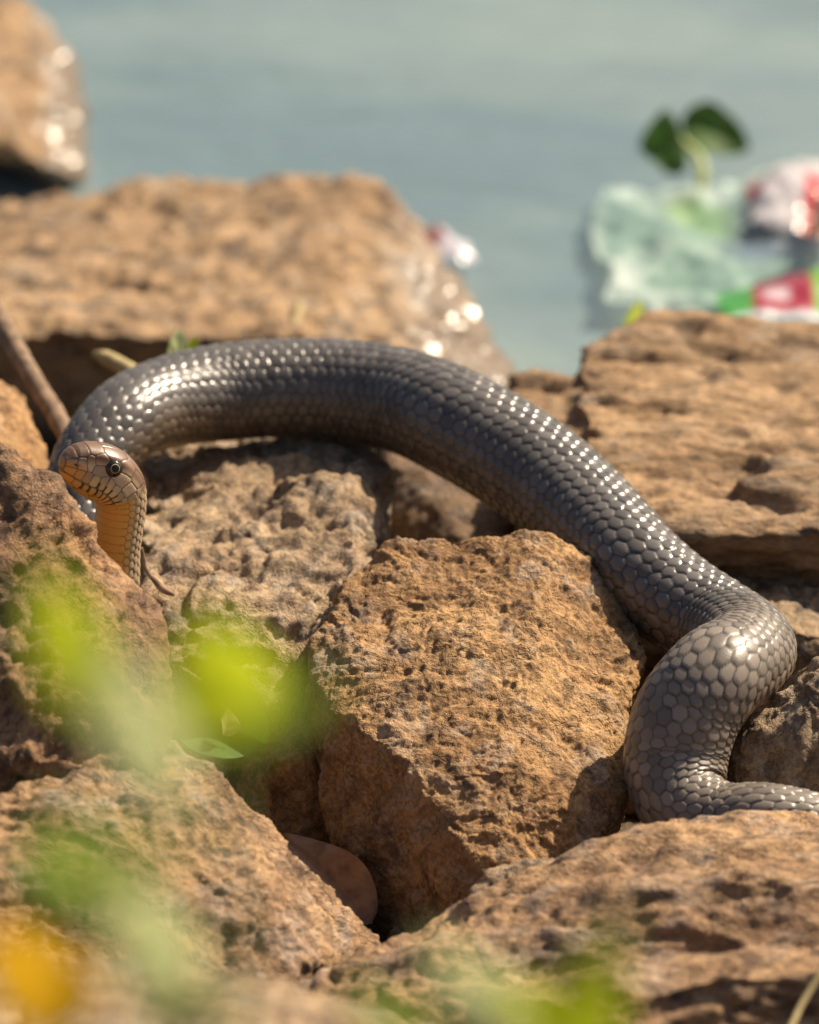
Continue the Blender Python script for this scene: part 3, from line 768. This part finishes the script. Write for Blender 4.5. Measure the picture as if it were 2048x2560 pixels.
def weed(label, base_xy, stem_px, leaves, group='weeds growing on the near bank'):
    """a weed rooted on the bank: stem through points given in photo pixels and depth, leaves fixed to the stem"""
    g = P(*stem_px[-1])
    ground = np.array([base_xy[0], base_xy[1], -0.19 + 0.40 * float(sstep(-0.35, -2.0, base_xy[1])) - .02])
    root = empty('weed', ground); bpy.context.view_layer.update()
    tag(root, label, 'weed', group)
    pts = [ground] + [P(*q) for q in stem_px]
    me = tube_mesh('stem', [p - ground for p in pts], np.linspace(.0014, .0006, len(pts)), seg=8, steps=40)
    link('stem', me, STEM, root)
    for (x, y, d, x2, y2, d2, wpx, mat, up, curl) in leaves:
        a = P(x, y, d); b = P(x2, y2, d2); L_ = np.linalg.norm(b - a)
        o = link('leaf', leaf_mesh('leaf', L_, px(wpx, d), curl, .25, .05, x), mat, root)
        root.matrix_world = Matrix.Translation(Vector(ground)); m = frame_from(b - a, up).to_4x4(); m.translation = Vector(a - ground); o.matrix_basis = m
    return root


V_ = -FWD
GL = (-.5, -.8, .15)          # leaf turned to the viewer with the sun behind it
OLIVE = simple('olive_green_leaf', (.22, .30, .05), .5, .3, .15, 60, translucent=.55)
weed('tall green weed with broad leaves beside the reddish rock', (-.10, -1.42), [(380, 2900, -1.62), (400, 2300, -1.62), (390, 1980, -1.6), (340, 1820, -1.58)], [
    (270, 1790, -1.58, 60, 1390, -1.58, 240, GREEN, GL, .3), (440, 2000, -1.66, 230, 1580, -1.66, 250, PALEGREEN, GL, .3), (390, 2200, -1.62, 60, 2020, -1.62, 130, OLIVE, GL, .3),
    (400, 2150, -1.62, 560, 2020, -1.6, 60, OLIVE, GL, .3)])
weed('green weed holding one bright round leaf before the crusted boulder', (-.05, -1.36), [(580, 2900, -1.55), (590, 2300, -1.52), (580, 1860, -1.5)], [
    (640, 1830, -1.5, 470, 1530, -1.5, 350, GREEN, GL, .3), (600, 1850, -1.64, 860, 1680, -1.66, 80, OLIVE, GL, .3)])
weed('low weed with pale leaf and orange leaf over the front rock', (-.14, -1.30), [(320, 3000, -1.5), (330, 2700, -1.5), (400, 2460, -1.5)], [
    (470, 2470, -1.5, 270, 2200, -1.5, 260, PALEGREEN, GL, .3), (240, 2540, -1.5, -60, 2340, -1.5, 310, ORANGE, GL, .2), (270, 2300, -1.52, 0, 2120, -1.52, 190, OLIVE, GL, .4),
    (330, 2570, -1.5, 640, 2480, -1.5, 110, OLIVE, GL, .3)])
weed('low bright green weed in front of the broad tan rock', (.06, -1.30), [(1440, 3000, -1.5), (1450, 2700, -1.5), (1460, 2560, -1.5)], [
    (1480, 2660, -1.5, 1470, 2330, -1.5, 210, GREEN, GL, .3), (1420, 2660, -1.5, 1230, 2440, -1.5, 150, GREEN, GL, .3), (1300, 2560, -1.55, 1040, 2360, -1.55, 130, PALEGREEN, GL, .3),
    (1500, 2500, -1.5, 1560, 2240, -1.5, 80, OLIVE, GL, .3), (1100, 2620, -1.5, 840, 2480, -1.5, 130, OLIVE, GL, .3)])

# stick, twig, straw, root
def stick(label, pts, radii, mat, name='stick', cat='stick', bumps=.0006, seg=14, steps=60, flat=1.0):
    W = [P(*q) for q in pts]; base = np.min(W, 0)
    me = tube_mesh(name, [p - base for p in W], [px(r, q[2]) for r, q in zip(radii, pts)], seg=seg, bumps=bumps, steps=steps, flat=flat)
    return tag(link(name, me, mat, loc=base), label, cat)


stick('brown weathered stick leaning into the gap behind the snake head', [(-60, 690, .36), (0, 800, .33), (80, 940, .29), (170, 1100, .24), (190, 1160, .22)], [26, 25, 24, 22, 10], BARK)
stick('pale yellow green broken twig tip behind the snake arch', [(236, 884, .36), (262, 892, .355), (310, 918, .35), (400, 970, .33), (470, 1010, .32)], [7, 17, 20, 19, 12], STRAW, name='twig', cat='twig', bumps=.0002)
stick('short upright straw stub on the long flat rock', [(748, 760, .66), (742, 800, .65), (738, 880, .62)], [12, 15, 14], STRAW, name='straw', cat='straw', bumps=.0002)
stick('thin dark root curling over the pale pitted rock beside the snake neck', [(352, 1370, .075), (364, 1415, .078), (385, 1450, .072), (412, 1476, .07), (436, 1488, .068)], [6, 7, 7, 9, 4], BARK, name='root', cat='root', bumps=.0002, seg=10)
stick('thin dry straw leaning across the foot of the broad tan rock', [(1950, 2640, -.36), (2000, 2520, -.34), (2060, 2420, -.33)], [8, 8, 7], STRAW, name='straw', cat='straw', bumps=.0001)


def loose_leaf(label, a, b, wpx, mat, up, curl=.4, fold=.3, wave=.1, name='leaf', seed=1):
    A_ = P(*a); B_ = P(*b)
    me = leaf_mesh('leaf', np.linalg.norm(B_ - A_), px(wpx, a[2]), curl, fold, wave, seed)
    o = link(name, me, mat); m = frame_from(B_ - A_, up).to_4x4(); m.translation = Vector(A_); o.matrix_basis = m
    return tag(o, label, 'leaf')


loose_leaf('curled dry brown leaf lodged under the crusted boulder', (930, 2310, -.035), (690, 2045, -.03), 165, DRY, (.35, -.9, .35), .7, .5, .12, 'dry_leaf')
loose_leaf('small blue green leaf standing up behind the snake arch', (452, 930, .3), (446, 820, .3), 66, PALEGREEN, (.2, -1, .2), .2, .2, .0, 'leaf')
loose_leaf('tiny bright green leaf standing up behind the snake arch', (462, 935, .29), (492, 840, .29), 48, GREEN, (.2, -1, .2), .2, .2, .0, 'leaf')
def curled_leaf():
    base = P(520, 1830, .02); root = empty('curled_leaf', base)
    tag(root, 'curled dark green leaf with a dry pale edge caught beside the crusted boulder', 'leaf')
    for nm, a, b, wpx, mat, up, curl, fold in (('blade', (425, 1760, -.03), (650, 1880, -.015), 230, DKGREEN, (.3, -.75, .5), -.7, 1.0), ('dry_edge', (560, 1840, -.045), (584, 1765, -.045), 60, STRAW, (.6, -.7, .3), .8, .7)):
        A_, B_ = P(*a), P(*b)
        o = link(nm, leaf_mesh(nm, np.linalg.norm(B_ - A_), px(wpx, a[2]), curl, fold, .08), mat, root)
        m = frame_from(B_ - A_, up).to_4x4(); m.translation = Vector(A_ - base); o.matrix_basis = m


curled_leaf()


# ------------------------------------------------------------------ litter on the water
def on_water(x, y):
    """where the photo ray through (x, y) meets the water"""
    dr = FWD + (x - 1024) * K * RIGHT + (1280 - y) * K * UP
    return CAM + dr * ((WATER_Z - CAM[2]) / dr[2])


def sheet(name, corners, colour_fn, mat, nu=50, nv=40, crumple=.012, lift=.004, seed=0, thick=.0006, freq=14, dome=0.0, outline=None):
    """crumpled plastic film lying on the water between four corner points"""
    c = [np.array(q) for q in corners]
    u, v = np.meshgrid(np.linspace(0, 1, nu), np.linspace(0, 1, nv), indexing='ij')
    if outline:
        a = np.arctan2(v - .5, u - .5); 
        k = 1 - .12 * (1 + np.sin(a * 3 + seed)) * (np.maximum(abs(u - .5), abs(v - .5)) * 2) ** 4
        uu, vv = .5 + (u - .5) * k, .5 + (v - .5) * k
    else: uu, vv = u, v
    p = (c[0] * ((1 - uu) * (1 - vv))[..., None] + c[1] * (uu * (1 - vv))[..., None] + c[2] * (uu * vv)[..., None] + c[3] * ((1 - uu) * vv)[..., None]).reshape(-1, 3)
    z = crumple * (ridged(p * freq, 3, seed) * .5 + .4) + .25 * crumple * fbm(p * freq * 4, 3, seed + 4)
    z = np.maximum(z, 0) + lift + dome * (np.sin(np.pi * u) * np.sin(np.pi * v)).ravel()
    p[:, 2] = p[:, 2] + z
    base = np.array([*p[:, :2].mean(0), WATER_Z])
    me = quad_mesh(name, p - base, grid_quads(nu, nv, False))
    set_col(me, colour_fn(u.ravel(), v.ravel(), p))
    return link(name, me, mat, loc=base)


FILM = attr_material('clear_plastic_film', .4, .5, translucent=.35, alpha=.6)
PRINT = attr_material('printed_plastic_film', .25, .6, translucent=.25)


def mixc(a, b, t): return np.array(a)[None] * (1 - t)[:, None] + np.array(b)[None] * t[:, None]


def bag_col(u, v, p):
    n = fbm(p * 16, 3, 5)
    c = mixc((.42, .62, .52), (.72, .84, .78), sstep(-.2, .5, n))
    g = sstep(.25, .6, fbm(p * 9 + 4, 2, 8) + .25 - np.abs(u - .35))
    c = c * (1 - g[:, None]) + g[:, None] * np.array((.36, .60, .28))
    b = sstep(.45, .6, u) * sstep(.25, .45, v) * sstep(1.0, .7, v)
    return c * (1 - .75 * b[:, None]) + .75 * b[:, None] * np.array((.26, .34, .52))


bag = sheet('plastic_bag', [on_water(1420, 850), on_water(2150, 860), on_water(2150, 430), on_water(1500, 530)], bag_col, FILM, nu=80, nv=60, crumple=.016, freq=10, seed=3, outline=True)
tag(bag, 'pale green see through plastic bag floating on the water', 'plastic bag')


def red_col(u, v, p):
    s = (u * 1.1 + v * .9)
    r = sstep(.30, .36, s) * sstep(.72, .62, s) * sstep(.35, .5, v) + sstep(.55, .62, u) * sstep(.55, .45, v)
    r = np.clip(r, 0, 1)
    return mixc((.74, .70, .72), (.62, .03, .045), r)


pk = sheet('snack_packet', [on_water(1830, 650), on_water(2120, 640), on_water(2150, 480), on_water(1870, 500)], red_col, PRINT, crumple=.012, lift=.008, seed=9, dome=.022, outline=True)
tag(pk, 'crumpled red and white snack packet lying on the plastic bag', 'packet')


def strip_col(u, v, p):
    g = mixc((.10, .40, .10), (.20, .50, .08), sstep(.0, 1, u))
    r = sstep(.24, .27, u) * sstep(.72, .69, u)
    c = g * (1 - r[:, None]) + r[:, None] * mixc((.40, .04, .07), (.16, .02, .04), sstep(.55, .8, v))
    l = r * sstep(.12, .08, np.abs(v - .4)) * sstep(.3, .36, u) * sstep(.55, .5, u)
    c = c * (1 - l[:, None]) + l[:, None] * np.array((.62, .5, .55))
    e = sstep(.14, .06, v)
    return c * (1 - e[:, None]) + e[:, None] * np.array((.7, .76, .8))


stp = sheet('candy_wrapper', [on_water(1795, 900), on_water(2140, 880), on_water(2120, 750), on_water(1790, 830)], strip_col, PRINT, crumple=.006, lift=.022, seed=14, dome=.008)
tag(stp, 'flat green and dark red printed wrapper stuck to the plastic bag', 'wrapper')
brn = sheet('paper_scrap', [on_water(2015, 740), on_water(2120, 720), on_water(2120, 610), on_water(2035, 640)], lambda u, v, p: mixc((.36, .2, .12), (.5, .3, .2), v), PRINT, nu=24, nv=20, crumple=.012, lift=.03, seed=17, dome=.012)
tag(brn, 'brown crumpled scrap beside the red and white packet', 'scrap')
scr = sheet('foil_scrap', [on_water(1040, 690), on_water(1195, 695), on_water(1170, 655), on_water(1020, 610)], lambda u, v, p: mixc((.62, .6, .68), (.5, .22, .2), sstep(.3, .2, np.abs(v - .5)) * sstep(.6, .4, u)), PRINT, nu=30, nv=20, crumple=.012, lift=.004, seed=22, dome=.012)
tag(scr, 'small silvery wrapper washed up against the long flat rock', 'wrapper')

# floating sprig
def sprig():
    base = on_water(1735, 520); root = empty('water_sprig', base)
    tag(root, 'dark green leafy sprig sticking up beside the plastic bag', 'sprig')
    bpy.context.view_layer.update()
    dep = lambda q: (q - CAM) @ FWD - DIST
    d0 = dep(base)
    pts = [base, P(1752, 470, d0), P(1750, 400, d0 + .01), P(1700, 345, d0 + .015)]
    link('stem', tube_mesh('stem', [p - base for p in pts], [.0042, .0042, .0038, .0022], seg=10, steps=30), PALEGREEN, root)
    for (a, b, wpx, up, mt) in [((1706, 345, d0 + .012), (1605, 375, d0 + .0), 175, (.1, -1, .25), DKGREEN), ((1702, 300, d0 + .02), (1885, 365, d0 + .03), 140, (.1, -.7, .5), DKGREEN), ((1745, 500, d0), (1660, 540, d0 - .01), 80, (.1, -.7, .7), GREEN)]:
        A_, B_ = P(*a), P(*b)
        o = link('leaf', leaf_mesh('leaf', np.linalg.norm(B_ - A_), px(wpx, a[2]), .3, .3, .05), mt, root)
        m = frame_from(B_ - A_, up).to_4x4(); m.translation = Vector(A_ - base); o.matrix_basis = m


sprig()
loose_leaf('bright green leaf floating behind the layered rock', tuple((1560, 840, .62)), (1625, 735, .66), 46, GREEN, (.5, -.6, .6), .3, .3, 0, 'leaf')
